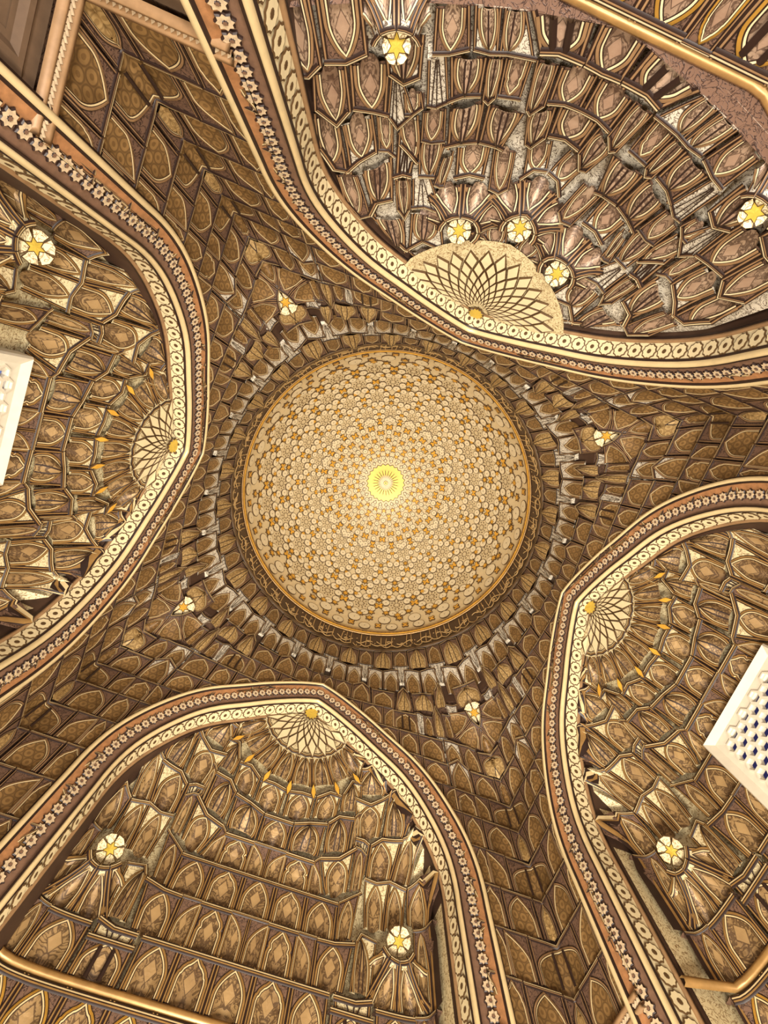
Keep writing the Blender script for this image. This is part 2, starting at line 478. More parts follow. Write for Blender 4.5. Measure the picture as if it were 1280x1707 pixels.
    emit('arch_moulding', V, F, ['dark', st.get('arch', st['line']), st.get('hi', 'rail')], body, mi)
    # ribs
    rs = []
    if kind in 'rR':
        rs = [(-.34, -.0), (.34, .0)] if wid > .075 and st.get('two', True) else [(0, 0)]
    elif kind == 'l': rs = [(0, 0)]
    parts = []
    for xb, xt in rs:
        tc = np.linspace(.03, tt * .985, 9); w = (tc - tc[0]) / (tc[-1] - tc[0])
        xx = xb + (xt - xb) * w ** 2.2
        Li = np.interp(tc, tcur, L); Ri = np.interp(tc, tcur, Rr)
        q = P2(Li + (Ri - Li) * (xx + 1) / 2, tc)
        parts.append(strip(S, np.c_[q, dbase(tc) + bulge(xx, tc) + .0015], [-lw * .17, 0, lw * .17], [.0, .003, 0], xs=xs))
    if kind == '3':
        for k in (.36, .64):
            tc = np.array([.02, .45, tt * .93])
            q = P2(np.full(3, k), tc)
            parts.append(strip(S, np.c_[q, dbase(tc) + .003], [-lw * .4, -lw * .15, lw * .15, lw * .4], [0, .005, .005, 0], xs=xs))
    if parts:
        V, F, Cc = join(parts); emit('rib', V, F, ['dark'], body)
    return body

def plate(S, poly, d0, rim, mats, name, parent, lift=.004, xs=1.0):
    """flat raised tile: dark rim polygon and an inset face"""
    poly = np.asarray(poly, float); c = poly.mean(0)
    dist = np.linalg.norm((poly - c) / [xs, 1], axis=1)
    k = np.maximum(1 - rim / np.maximum(dist, 1e-6), .25)[:, None]
    inn = c + (poly - c) * k
    n = len(poly)
    V = np.vstack([S.P(poly[:, 0], poly[:, 1], np.full(n, d0 - .004)), S.P(poly[:, 0], poly[:, 1], np.full(n, d0 + lift * .5)),
                   S.P(inn[:, 0], inn[:, 1], np.full(n, d0 + lift)), S.P(c[:1], c[1:], np.array([d0 + lift]))])
    F = []; mi = []
    for i in range(n):
        j = (i + 1) % n
        F += [(i, j, n + j, n + i), (n + i, n + j, 2 * n + j, 2 * n + i), (2 * n + i, 2 * n + j, 3 * n)]; mi += [0, 0, 1]
    return emit(name, V, F, mats, parent, mi, smooth=False)

def star_poly(c, r1, r2, n, rot=0.0, xs=1.0):
    a = rot + np.arange(2 * n) * np.pi / n
    r = np.where(np.arange(2 * n) % 2 == 0, r1, r2)
    return np.c_[c[0] + np.sin(a) * r * xs, c[1] + np.cos(a) * r]

def pod(S, c, R, parent, st, n=5, span=105, star=.032, npt=6, a0=0.0, starmat='lemon', kind='w', inner=.36, A=.045, box=None):
    """hooded pod: panels fanning out below a crown with a gold star that leans over them"""
    c = np.array(c, float)
    ed = np.radians(np.linspace(-span, span, n + 1) + a0)
    st = dict(st); st['A'] = A; st['name'] = 'pod_cell'
    def pol(a, r): return c + np.array([np.sin(a), -np.cos(a)]) * r
    def rim(a): return R if box is None else min(box[0] / max(abs(math.sin(a)), 1e-6), box[1] / max(abs(math.cos(a)), 1e-6))
    for i in range(n):
        a, b = ed[i], ed[i + 1]; m = (a + b) / 2
        cell(S, kind, [pol(a, rim(a)), pol(b, rim(b)), pol(b, R * inner * 1.02), pol(m, R * inner), pol(a, R * inner * 1.02)], parent, st)
    p = S.P(c[:1], c[1:], np.array([A * .9]))[0]
    q = S.P(c[:1], c[1:], np.array([A * 2]))[0] - p; q = q / np.linalg.norm(q)
    nrm = q * .62 + np.array([0, 0, -.78])
    up = np.array([0, 0, 1.0])
    rc = R * inner * .80
    key = (round(rc, 3), round(star, 3), npt, starmat)
    if key not in POD_ME:
        V = []; F = []; mi = []
        k = 2 * npt; st_ = sp2(star, star * .52, npt)
        for i in range(npt):                                 # kite petals round the star
            o = len(V); t0, t1_ = st_[(2 * i) % k], st_[(2 * i + 2) % k]; v_ = st_[2 * i + 1]
            am = (2 * i + 1) * math.pi / npt
            out = [np.array([math.sin(am + e) * rc * f, math.cos(am + e) * rc * f]) for e, f in ((-.9 * math.pi / npt, .97), (0, 1.0), (.9 * math.pi / npt, .97))]
            poly = [v_, t0 * 1.05, out[0], out[1], out[2], t1_ * 1.05]
            cc = np.mean(poly, axis=0); inn = [cc + (x - cc) * .86 for x in poly]
            V += [(x[0], x[1], .0) for x in poly] + [(x[0], x[1], .002) for x in inn]
            for a in range(6):
                b = (a + 1) % 6; F.append((o + a, o + b, o + 6 + b, o + 6 + a)); mi.append(0)
            F.append(tuple(range(o + 6, o + 12))); mi.append(1)
        o = len(V); V += [(x[0], x[1], .002) for x in st_] + [(0, 0, .008)]
        for a in range(k): F.append((o + a, o + (a + 1) % k, o + k)); mi.append(2)
        me = bpy.data.meshes.new('pod_crown'); me.from_pydata([tuple(x * SC for x in v) for v in V], [], F)
        for m_ in ('outline', 'whitegold', starmat): me.materials.append(MAT[m_])
        me.polygons.foreach_set('material_index', mi); POD_ME[key] = me
    place(POD_ME[key], 'pod_crown', p, nrm, up, parent)
POD_ME = {}

def shell(S, c, R, parent, st, amax=66, nsc=8, r_tip=.60, scallop=True):
    """ribbed half-dome under the arch crown: scalloped petals, a net of lozenges and a gold rosette"""
    c = np.array(c, float)
    def pol(a, r): return c + np.array([np.sin(a), -np.cos(a)]) * r
    da = np.radians(2 * amax / nsc); st = dict(st); st['A'] = .02; st['name'] = 'shell_petal'; st['two'] = False
    if scallop:
        for i in range(nsc):
            m = (i - (nsc - 1) / 2) * da; a, b = m - da / 2, m + da / 2
            cell(S, 'R', [pol(a, R), pol(b, R), pol(b, R * r_tip * .97), pol(m, R * r_tip), pol(a, R * r_tip * .97)], parent, st)
    else: r_tip = 1.0
    rad = [R * r_tip * x for x in ((1.12, .84, .62, .46, .34, .25, .18) if scallop else (1.0, .86, .73, .61, .50, .41, .33, .26, .20, .15))]
    for k in range(1, len(rad) - 1):
        half = (k % 2 == 0)
        cnt = nsc + (1 if not half else 0)
        for i in range(cnt):
            m = (i - (cnt - 1) / 2) * da
            if abs(math.degrees(m)) > amax + 8: continue
            wd = da * .46
            poly = [pol(m, rad[k - 1] * .99), pol(m + wd, rad[k]), pol(m, rad[k + 1] * 1.01), pol(m - wd, rad[k])]
            if k == 1 and scallop: poly[0] = pol(m, rad[0] * .98)
            plate(S, poly, .021 + .003 * k / 6, .0055 * (rad[k] / rad[1]) ** .5, ['outline', 'cream'], 'net_tile', parent, .004)
    # gold rosette
    a = np.linspace(-np.pi, np.pi, 25)[:-1]
    rr = np.where(np.arange(24) % 2 == 0, .040, .031)
    plate(S, [pol(x, y) for x, y in zip(a, rr)], .030, .002, ['outline', 'lemon'], 'crown_rosette', parent, .006)
    # plain ground of the shell
    aa = np.linspace(-np.radians(amax + 12), np.radians(amax + 12), 25)
    r_ = np.linspace(.02, R * r_tip * 1.1, 8)
    V = []
    for r in r_:
        q = np.array([pol(x, r) for x in aa]); V.append(S.P(q[:, 0], q[:, 1], np.full(25, .017)))
    emit('shell_ground', np.vstack(V), grid_faces(25, 8), ['whitegold'], parent)

# ------------------------------------------------------------------ niche designs  (half lists; u >= 0 is mirrored)
def row(kind, u1, u2, h1, h2, peak=0.0):
    return (kind, [(u1, h1), (u2, h1), (u2, h2), ((u1 + u2) / 2, h2 + peak), (u1, h2)])
L0, L1, L2, L3, L4 = 1.03, 1.17, 1.315, 1.453, 1.572
NICHE_C = [row('a', -.062, .062, L0, L1), row('a', -.062, .062, L2, L3),
           ('a', [(-.062, 1.578), (.062, 1.578), (.064, 1.683), (0, 1.683), (-.064, 1.683)]),
           row('a', -.062, .062, .86, 1.0)]
NICHE_H = [
    row('k', .062, .185, .86, 1.0), row('a', .185, .308, .86, 1.0), row('k', .308, .43, .86, 1.0), row('a', .43, .552, .86, 1.0),
    row('a', .552, .66, .86, 1.0),
    row('k', .062, .185, L0, L1), row('a', .185, .31, L0, L1), row('3', .318, .462, L0, 1.135),
    ('f', [(.335, 1.12), (.455, 1.12), (.455, 1.185), (.40, 1.17), (.325, 1.17)]), row('a', .470, .605, L0, 1.165), row('a', .605, .664, L0, 1.165), row('a', .61, .665, L1, 1.42),
    row('H', 0, .067, L1, L2), row('c', .067, .178, L1, L2), row('h', .178, .245, L1, L2),
    ('a', [(.245, 1.172), (.358, 1.18), (.384, 1.335), (.31, 1.318), (.246, 1.315)]),
    ('R', [(.378, 1.19), (.455, 1.185), (.470, 1.36), (.405, 1.372), (.388, 1.34)]),
    row('k', .062, .185, L2, L3), row('a', .185, .31, L2, L3),
    ('a', [(.312, 1.322), (.372, 1.345), (.396, 1.519), (.352, 1.486), (.310, 1.455)]),
    ('w', [(.417, 1.392), (.496, 1.402), (.512, 1.577), (.456, 1.563), (.407, 1.568)]),
    ('w', [(.496, 1.402), (.576, 1.435), (.583, 1.558), (.535, 1.572), (.512, 1.577)]),
    ('a', [(.586, 1.442), (.660, 1.40), (.665, 1.54), (.632, 1.585), (.583, 1.560)]),
    row('H', 0, .067, L3, L4), row('c', .067, .187, L3, L4),
    ('h', [(.187, 1.457), (.252, 1.468), (.206, 1.588), (.195, 1.58), (.187, 1.572)]),
    ('w', [(.256, 1.468), (.343, 1.506), (.348, 1.665), (.282, 1.612), (.206, 1.592)]),
    ('a', [(.350, 1.508), (.396, 1.525), (.404, 1.645), (.375, 1.665), (.350, 1.667)]),
    ('r', [(.066, 1.58), (.200, 1.592), (.206, 1.722), (.133, 1.706), (.065, 1.684)]),
    ('r', [(.215, 1.610), (.320, 1.636), (.322, 1.775), (.250, 1.765), (.208, 1.726)]),
    ('c', [(.322, 1.640), (.356, 1.672), (.350, 1.80), (.338, 1.795), (.324, 1.778)]),
    ('f', [(.360, 1.670), (.406, 1.575), (.411, 1.690), (.385, 1.703), (.345, 1.703)]),
    ('w', [(.408, 1.569), (.516, 1.578), (.550, 1.727), (.458, 1.724), (.412, 1.690)]),
    ('w', [(.516, 1.578), (.590, 1.563), (.615, 1.690), (.582, 1.737), (.550, 1.729)]),
    ('w', [(.008, 1.693), (.127, 1.717), (.130, 1.812), (.066, 1.812), (.004, 1.80)]),
    ('w', [(.135, 1.722), (.243, 1.757), (.246, 1.850), (.190, 1.852), (.132, 1.812)]),
    ('R', [(.252, 1.782), (.352, 1.800), (.335, 1.932), (.280, 1.932), (.248, 1.855)]),
    ('w', [(.345, 1.705), (.448, 1.722), (.467, 1.897), (.387, 1.850), (.305, 1.860)]),
    ('r', [(.459, 1.727), (.560, 1.734), (.575, 1.79), (.492, 1.895), (.467, 1.897)]),
    ('r', [(.312, 1.868), (.460, 1.898), (.440, 1.935), (.365, 2.005), (.322, 2.0)]),
    ('w', [(.245, 1.940), (.315, 1.935), (.330, 2.03), (.275, 2.06), (.225, 2.03)]),
]
APSE_C = [('a', [(-.05, 1.03), (.05, 1.03), (.047, 1.124), (0, 1.138), (-.047, 1.124)]),
          ('a', [(-.052, 1.254), (.052, 1.254), (.046, 1.36), (0, 1.358), (-.046, 1.36)])]
APSE_H = [
    row('a', .0, .10, .88, 1.0), row('k', .10, .16, .88, 1.0), row('3', .16, .29, .88, 1.0), row('k', .29, .35, .88, 1.0),
    row('a', .35, .45, .88, 1.0), row('a', .45, .56, .88, 1.0), row('a', .56, .66, .88, 1.0),
    ('3', [(.060, 1.03), (.185, 1.03), (.140, 1.118), (.105, 1.112), (.050, 1.124)]),
    ('R', [(.190, 1.03), (.233, 1.03), (.222, 1.130), (.205, 1.128), (.144, 1.132)]),
    ('R', [(.236, 1.03), (.288, 1.03), (.276, 1.125), (.240, 1.132), (.222, 1.130)]),
    ('a', [(.294, 1.03), (.358, 1.04), (.356, 1.145), (.320, 1.142), (.280, 1.126)]),
    ('R', [(.372, 1.10), (.455, 1.10), (.450, 1.20), (.415, 1.235), (.375, 1.21)]),
    ('a', [(.487, 1.01), (.570, 1.01), (.575, 1.165), (.529, 1.169), (.484, 1.145)]),
    ('a', [(.576, 1.01), (.650, 1.01), (.650, 1.19), (.610, 1.20), (.578, 1.166)]),
    ('a', [(.002, 1.145), (.088, 1.143), (.083, 1.248), (.045, 1.242), (.003, 1.250)]),
    ('l', [(.091, 1.140), (.142, 1.136), (.128, 1.276), (.112, 1.298), (.084, 1.252)]),
    ('c', [(.147, 1.137), (.206, 1.142), (.200, 1.250), (.175, 1.250), (.146, 1.250)]),
    ('l', [(.207, 1.142), (.241, 1.147), (.234, 1.262), (.216, 1.280), (.201, 1.251)]),
    ('r', [(.241, 1.147), (.320, 1.153), (.305, 1.283), (.275, 1.262), (.237, 1.256)]),
    ('f', [(.325, 1.150), (.365, 1.165), (.360, 1.300), (.335, 1.305), (.307, 1.283)]),
    ('c', [(.372, 1.260), (.416, 1.265), (.410, 1.335), (.390, 1.335), (.364, 1.305)]),
    ('a', [(.440, 1.170), (.528, 1.176), (.533, 1.312), (.487, 1.325), (.453, 1.339)]),
    ('f', [(.420, 1.200), (.440, 1.180), (.453, 1.339), (.429, 1.394), (.385, 1.330)]),
    ('a', [(.530, 1.178), (.606, 1.199), (.620, 1.300), (.575, 1.375), (.533, 1.314)]),
    ('l', [(.056, 1.257), (.118, 1.298), (.097, 1.403), (.073, 1.418), (.046, 1.360)]),
    ('r', [(.122, 1.300), (.217, 1.285), (.216, 1.428), (.168, 1.438), (.150, 1.447)]),
    ('r', [(.222, 1.270), (.304, 1.320), (.296, 1.462), (.262, 1.442), (.216, 1.428)]),
    ('a', [(.310, 1.312), (.368, 1.330), (.368, 1.435), (.340, 1.445), (.302, 1.435)]),
    ('w', [(.025, 1.375), (.084, 1.423), (.060, 1.530), (.035, 1.494), (.002, 1.490)]),
    ('a', [(.105, 1.450), (.170, 1.450), (.146, 1.588), (.108, 1.600), (.084, 1.572)]),
    ('w', [(.177, 1.440), (.268, 1.460), (.252, 1.571), (.212, 1.552), (.168, 1.556)]),
    ('l', [(.271, 1.473), (.297, 1.510), (.312, 1.601), (.292, 1.610), (.276, 1.605)]),
    ('R', [(.298, 1.445), (.374, 1.446), (.360, 1.576), (.330, 1.575), (.312, 1.574)]),
    ('w', [(.374, 1.340), (.425, 1.397), (.428, 1.450), (.376, 1.520), (.368, 1.523)]),
    ('c', [(.436, 1.348), (.480, 1.340), (.478, 1.478), (.456, 1.480), (.437, 1.500)]),
    ('w', [(.484, 1.338), (.566, 1.377), (.560, 1.565), (.523, 1.520), (.478, 1.483)]),
    ('a', [(.570, 1.380), (.625, 1.320), (.640, 1.45), (.610, 1.55), (.562, 1.566)]),
    ('f', [(.376, 1.521), (.430, 1.410), (.428, 1.589), (.405, 1.578), (.383, 1.584)]),
    ('R', [(.437, 1.505), (.526, 1.576), (.487, 1.758), (.470, 1.704), (.425, 1.686)]),
    ('l', [(.379, 1.592), (.429, 1.596), (.414, 1.719), (.380, 1.770), (.366, 1.714)]),
    ('f', [(.320, 1.582), (.377, 1.589), (.364, 1.712), (.326, 1.702), (.262, 1.721)]),
    ('R', [(.267, 1.717), (.365, 1.738), (.351, 1.925), (.302, 1.866), (.212, 1.898)]),
    ('R', [(.381, 1.767), (.495, 1.775), (.425, 1.867), (.372, 1.922), (.356, 1.930)]),
    ('w', [(.031, 1.720), (.106, 1.720), (.112, 1.775), (.053, 1.830), (.004, 1.815)]),
    ('w', [(.215, 1.905), (.345, 1.940), (.270, 2.02), (.24, 2.035), (.19, 1.99)]),
    ('a', [(.535, 1.585), (.600, 1.580), (.580, 1.70), (.535, 1.78), (.495, 1.76)]),
]
def mirror(pts):
    b1, b2, t2, tip, t1 = [(-x, y) for x, y in pts]
    return [b2, b1, t1, tip, t2]
FLIP = {'H': 'h', 'h': 'H'}

ST_N = dict(panel='panel', bulb='panel', sw='whitegold', sb='brown', line='gold', pmode='loz', bulge=.024, lw=.0165)
ST_T = dict(panel='panel_rose', bulb='panel_rose', sw='white', sb='brown', line='tan', hi='cream', pmode='loz', bulge=.024, lw=.019)
ST_W = dict(panel='hexpanel', bulb='bulb', sw='white', sb='brown', line='tan', pmode='hex', A=.004, bulge=.016, lw=.0130)

def backing(S, name, parent, aa, hh, d=-.034, mat='backing'):
    V = []
    for h in hh: V.append(S.P(aa, np.full(len(aa), h), np.full(len(aa), d)))
    return emit(name, np.vstack(V), grid_faces(len(aa), len(hh)), [mat], parent, smooth=False)

def build_niche(side, label, apse=False, window=False):
    S = Niche(side, -.05 if apse else -.02, -.005 if apse else -.012, apse)
    root = thing_r('muqarnas_niche', label, 'vault', tuple(side_world(side, 0., .2, 1.0)))
    st = ST_T if apse else ST_N
    lst = [(k, p) for k, p in (APSE_C if apse else NICHE_C)]
    for k, p in (APSE_H if apse else NICHE_H):
        lst.append((k, p)); lst.append((FLIP.get(k, k), mirror(p)))
    for k, p in lst:
        c = np.mean(p, axis=0)
        if window and abs(c[0] + .025) < .225 and c[1] < 1.44: continue
        if apse and c[1] < 1.0: continue
        s2 = dict(st)
        if c[1] < 1.0: s2['arch'] = 'brightgold'
        cell(S, k, p, root, s2)
    if apse:
        for sg in (-1, 1):
            pod(S, (sg * .195, 1.735), .150, root, st, n=5, span=112, star=.024, npt=7, a0=-sg * 12, kind='a')
            pod(S, (sg * .428, 1.075), .105, root, st, n=4, span=80, star=.020, npt=6, box=(.06, .11))
        pod(S, (0, 1.672), .150, root, st, n=5, span=112, star=.024, npt=7, kind='a')
        shell(S, (0, 2.175), .37, root, st, 72, 14, scallop=False)
    else:
        for sg in (-1, 1):
            pod(S, (sg * .545, 1.352), .165, root, st, n=4, span=62, star=.022, npt=6, box=(.105, .18))
        shell(S, (0, 2.200), .372, root, st, 64, 8)
        for i in range(-3, 4):                                   # gilt flames under the scallops
            a = math.radians(16 * i); c = np.array([0, 2.20]) + np.array([math.sin(a), -math.cos(a)]) * .405
            ax = np.array([math.sin(a), -math.cos(a)]); pr = np.array([ax[1], -ax[0]])
            if c[1] > 2.0: continue
            fl = [c - ax * .035, c - ax * .012 + pr * .010, c + pr * .012 + ax * .005, c + ax * .032, c - pr * .012 + ax * .005, c - ax * .012 - pr * .010]
            plate(S, fl, .024, .003, ['outline', 'amber'], 'gilt_flame', root, .004)
    # cornice along the foot of the vault
    uu = np.linspace(-.67, .67, 41)
    if apse:
        S = Cant(side); 
        for k, p in [(k, p) for k, p in lst if np.mean(p, axis=0)[1] < 1.0]: cell(S, k, p, root, dict(st, arch='brightgold'))
        S2 = Niche(side, -.05, -.005, True)
        V = np.vstack([S.P(uu, np.full(41, 1.028), np.full(41, -.01)), S2.P(uu, np.full(41, 1.032), np.full(41, .0))])
        emit('springing_soffit', V, grid_faces(41, 2), ['brown'], root)
        backing(S, 'foot_backing', root, uu, np.linspace(.84, 1.03, 3), -.03)
    prof = [(1.006, -.005), (1.008, .008), (1.018, .011), (1.026, .008), (1.028, -.005)]
    V = np.vstack([S.P(uu, np.full(41, a), np.full(41, b)) for a, b in prof])
    emit('cornice', V, grid_faces(41, len(prof)), ['gold'], root)
    if apse: S = S2
    backing(S, 'backing', root, np.linspace(-.68, .68, 49), np.concatenate([np.linspace(1.03 if apse else .84, 2.2, 24), [2.23]]), -.034, st['sw'])
    return S

# ------------------------------------------------------------------ pendentive design (a from 0 wall middle to 1 corner, mirrored)
def r5(kind, a1, a2, h1, h2, peak=0., base=0.):
    return (kind, [(a1, h1 + base), (a2, h1 + base), (a2, h2), ((a1 + a2) / 2, h2 + peak), (a1, h2)])
PEND_C = [  # centred on the corner
    r5('r', .875, 1.125, 2.405, 2.53, .025), r5('r', .91, 1.09, 2.05, 2.165, .01),
    r5('c', .962, 1.038, 1.93, 2.045), r5('o', .955, 1.045, 1.63, 1.775), r5('o', .958, 1.042, 1.325, 1.465), r5('o', .958, 1.042, 1.03, 1.16),
    r5('3', .885, 1.115, 1.785, 1.92), r5('3', .888, 1.112, 1.475, 1.62), r5('3', .888, 1.112, 1.17, 1.315),
]
PEND_H = [
    # wall tiers, bottom up
    r5('a', .822, .953, 1.02, 1.165), r5('k', .74, .818, 1.02, 1.165), r5('k', .66, .735, 1.02, 1.165),
    r5('h', .80, .884, 1.17, 1.315), r5('k', .735, .80, 1.17, 1.315), r5('H', .67, .735, 1.17, 1.315),
    r5('a', .828, .952, 1.32, 1.468), r5('k', .735, .824, 1.32, 1.468), r5('k', .65, .735, 1.32, 1.468),
    r5('h', .805, .884, 1.474, 1.622), r5('c', .745, .805, 1.474, 1.622), r5('H', .67, .745, 1.474, 1.622),
    r5('a', .822, .952, 1.627, 1.778), r5('k', .73, .818, 1.627, 1.778), r5('k', .64, .727, 1.627, 1.778),
    r5('h', .816, .880, 1.784, 1.915), r5('c', .712, .816, 1.784, 1.915), r5('H', .655, .712, 1.784, 1.915), r5('a', .55, .65, 1.784, 1.915),
    r5('a', .828, .955, 1.922, 2.045), ('w', [(.706, 1.92), (.822, 1.92), (.822, 2.05), (.768, 2.092), (.706, 2.05)]),
    r5('a', .57, .70, 1.92, 2.042), r5('k', .48, .567, 1.92, 2.042),
    ('a', [(.812, 2.05), (.905, 2.055), (.90, 2.175), (.855, 2.185), (.80, 2.185)]),
    ('W', [(.706, 2.055), (.805, 2.06), (.80, 2.185), (.75, 2.192), (.706, 2.19)]),
    r5('a', .56, .70, 2.048, 2.182), r5('k', .448, .555, 2.048, 2.182), r5('a', .315, .444, 2.048, 2.182), r5('k', .22, .31, 2.05, 2.182),
    ('f', [(.69, 2.10), (.715, 2.10), (.735, 2.20), (.705, 2.205), (.675, 2.20)]),
    r5('3', .418, .565, 2.188, 2.318), ('f', [(.565, 2.19), (.60, 2.20), (.612, 2.315), (.575, 2.335), (.545, 2.32)]),
    r5('c', .602, .662, 2.20, 2.315), ('l', [(.664, 2.20), (.732, 2.20), (.728, 2.33), (.698, 2.40), (.668, 2.33)]),
    r5('c', .735, .788, 2.215, 2.345), r5('a', .236, .358, 2.188, 2.33), r5('H', .360, .416, 2.188, 2.33), r5('k', .12, .232, 2.188, 2.33), r5('a', .0, .118, 2.188, 2.33),
    ('a', [(.0, 2.338), (.068, 2.338), (.068, 2.47), (.034, 2.48), (.0, 2.47)]), ('a', [(.07, 2.338), (.166, 2.338), (.166, 2.475), (.118, 2.485), (.07, 2.475)]),
    ('a', [(.168, 2.338), (.285, 2.338), (.275, 2.475), (.225, 2.52), (.168, 2.475)]),
    ('a', [(.29, 2.334), (.425, 2.33), (.43, 2.465), (.36, 2.47), (.285, 2.47)]),
    ('l', [(.430, 2.315), (.545, 2.335), (.525, 2.48), (.490, 2.525), (.45, 2.47)]),
    ('r', [(.552, 2.345), (.695, 2.355), (.69, 2.485), (.62, 2.487), (.545, 2.475)]),
    ('l', [(.700, 2.375), (.790, 2.40), (.785, 2.53), (.765, 2.578), (.715, 2.51)]),
    ('f', [(.79, 2.36), (.86, 2.36), (.87, 2.42), (.83, 2.41), (.78, 2.415)]),
]
def mirror2(pts):
    b1, b2, t2, tip, t1 = [(2 - x, y) for x, y in pts]
    return [b2, b1, t1, tip, t2]

def build_corner(sx, sy, label):
    S = Corner(sx, sy)
    root = thing_r('muqarnas_pendentive', label, 'vault', (sx * .95, sy * .92, 1.0))
    for k, p in PEND_C: cell(S, k, p, root, ST_W)
    for k, p in PEND_H:
        cell(S, k, p, root, ST_W); cell(S, FLIP.get(k, k), mirror2(p), root, ST_W)
    pod(S, (1.0, 2.372), .195, root, ST_W, n=5, span=88, star=.026, npt=6, starmat='amber', inner=.40, A=.03, kind='a', box=(.205, .19))
    # rope cornice at the foot
    aa = np.linspace(.6, 1.4, 61)
    prof = [(.975, 0), (.978, .016), (.985, .016), (.988, .006), (1.0, .006), (1.003, .018), (1.014, .018), (1.017, 0)]
    V = np.vstack([S.P(aa, np.full(61, a), np.full(61, b)) for a, b in prof])
    emit('cornice', V, grid_faces(61, len(prof)), ['tan'], root)
    parts = []
    for x in np.arange(.66, 1.34, .012):
        q = [(x, .9885), (x + .006, .994), (x + .012, .9995)]
        parts.append(strip(S, np.array([(a, b, .010) for a, b in q]), [-.003, 0, .003], [0, .006, 0]))
    V, F, Cc = join(parts); emit('rope_moulding', V, F, ['star'], root)
    backing(S, 'backing', root, np.linspace(0, 2, 97), np.linspace(.96, 2.96, 45), -.024, 'brown')
    return S

# ------------------------------------------------------------------ ring of bulbs under the inscription
def build_ring():
    S = Ring()
    root = thing_r('muqarnas_ring', 'ring of golden bulbs and white fan brackets directly below the dark inscription band', 'muqarnas', (0, 0, 2.45))
    N = 28; step = 360 / N; a0 = 44.1
    for i in range(N):
        c = a0 + i * step
        cell(S, 'r', [(c - 3.5, 2.70), (c + 3.5, 2.70), (c + 3.6, 2.885), (c, 2.905), (c - 3.6, 2.885)], root, dict(ST_W, low='r', A=.012))
        m = c + step / 2
        cell(S, 'k', [(m - 2.6, 2.735), (m + 2.6, 2.735), (m + 2.6, 2.90), (m, 2.91), (m - 2.6, 2.90)], root, ST_W)
        for sg in (-1, 1):
            x = c + sg * 2.75
            cell(S, 'W', [(x - 2.55, 2.49), (x + 2.55, 2.49), (x + 2.7, 2.672 + (.02 if sg > 0 else 0)), (x, 2.69), (x - 2.7, 2.672 + (.02 if sg < 0 else 0))], root, ST_W)
        cell(S, 'f', [(m - .8, 2.57), (m + .8, 2.57), (m + 2.7, 2.735), (m, 2.728), (m - 2.7, 2.735)], root, ST_W)
    a = np.linspace(0, 360, 145)
    V = []
    for h, d in ((2.46, -.02), (2.6, -.02), (2.8, -.02), (2.93, -.01)): V.append(S.P(a, np.full(145, h), np.full(145, d)))
    emit('backing', np.vstack(V), grid_faces(145, 4), ['backing'], root)

# ------------------------------------------------------------------ arches
def tube_profile(side, prof, name, mat, parent, hmin=FLOOR_H, smooth=True):
    """sweep a profile of (inward offset, depth) points along the arch outline"""
    rows = []
    for o, v in prof:
        c = arch_off(o)
        # resample to a fixed count by outline fraction
        L = np.r_[0, np.cumsum(np.linalg.norm(np.diff(c, axis=0), axis=1))]; t = np.linspace(0, L[-1], 70)
        cc = np.c_[np.interp(t, L, c[:, 0]), np.interp(t, L, c[:, 1])]
        full = np.vstack([cc, (cc[::-1] * [-1, 1])[1:]])
        rows.append(side_world(side, full[:, 0], v, full[:, 1]))
    V = np.vstack(rows); n = len(rows[0])
    return emit(name, V, grid_faces(n, len(prof)), [mat], parent, smooth=smooth)

def boss_mesh(name, r, n, lobes, h, mats):
    """flat star or flower boss in its own plane, z up: dark rim, pale face, dark eye"""
    V = []; F = []; mi = []
    k = 2 * n
    def ringv(f, z, dx=0):
        out = []
        for i in range(k):
            a = i * 2 * math.pi / k
            rr = r * f * ((1.0 if i % 2 == 0 else lobes))
            out.append((math.sin(a) * rr, math.cos(a) * rr, z))
        return out
    rings = [ringv(1, 0), ringv(1, h * .6), ringv(.84, h), ringv(.30, h), ringv(.24, h * 1.3), ]
    for q in rings: V += q
    V.append((0, 0, h * 1.3))
    for j in range(4):
        for i in range(k):
            a, b = j * k + i, j * k + (i + 1) % k
            F.append((a, b, b + k, a + k)); mi.append([0, 0, 1, 0][j])
    for i in range(k): F.append((4 * k + i, 4 * k + (i + 1) % k, 5 * k)); mi.append(2)
    me = bpy.data.meshes.new(name); me.from_pydata([tuple(c * SC for c in v) for v in V], [], F)
    for m in mats: me.materials.append(MAT[m])
    me.polygons.foreach_set('material_index', mi)
    return me
STAR_ME = boss_mesh('star_boss', .0205, 8, .74, .006, ['dark', 'star', 'duskybrown'])
ROSE_ME = boss_mesh('rosette_boss', .0290, 10, .88, .003, ['outline', 'cream', 'outline'])
def place(me, name, p, zax, yax, parent, sc=1.0):
    z = Vector(zax).normalized(); y = Vector(yax); y = (y - z * y.dot(z)).normalized(); x = y.cross(z)
    o = bpy.data.objects.new(name, me); COL.objects.link(o); o.parent = parent
    q = M3(np.asarray(p, float)) - PB[parent.name]
    m = Matrix.Identity(4)
    for i in range(3): m[i][0] = x[i] * sc; m[i][1] = y[i] * sc; m[i][2] = z[i] * sc; m[i][3] = q[i]
    o.matrix_local = m
    return o

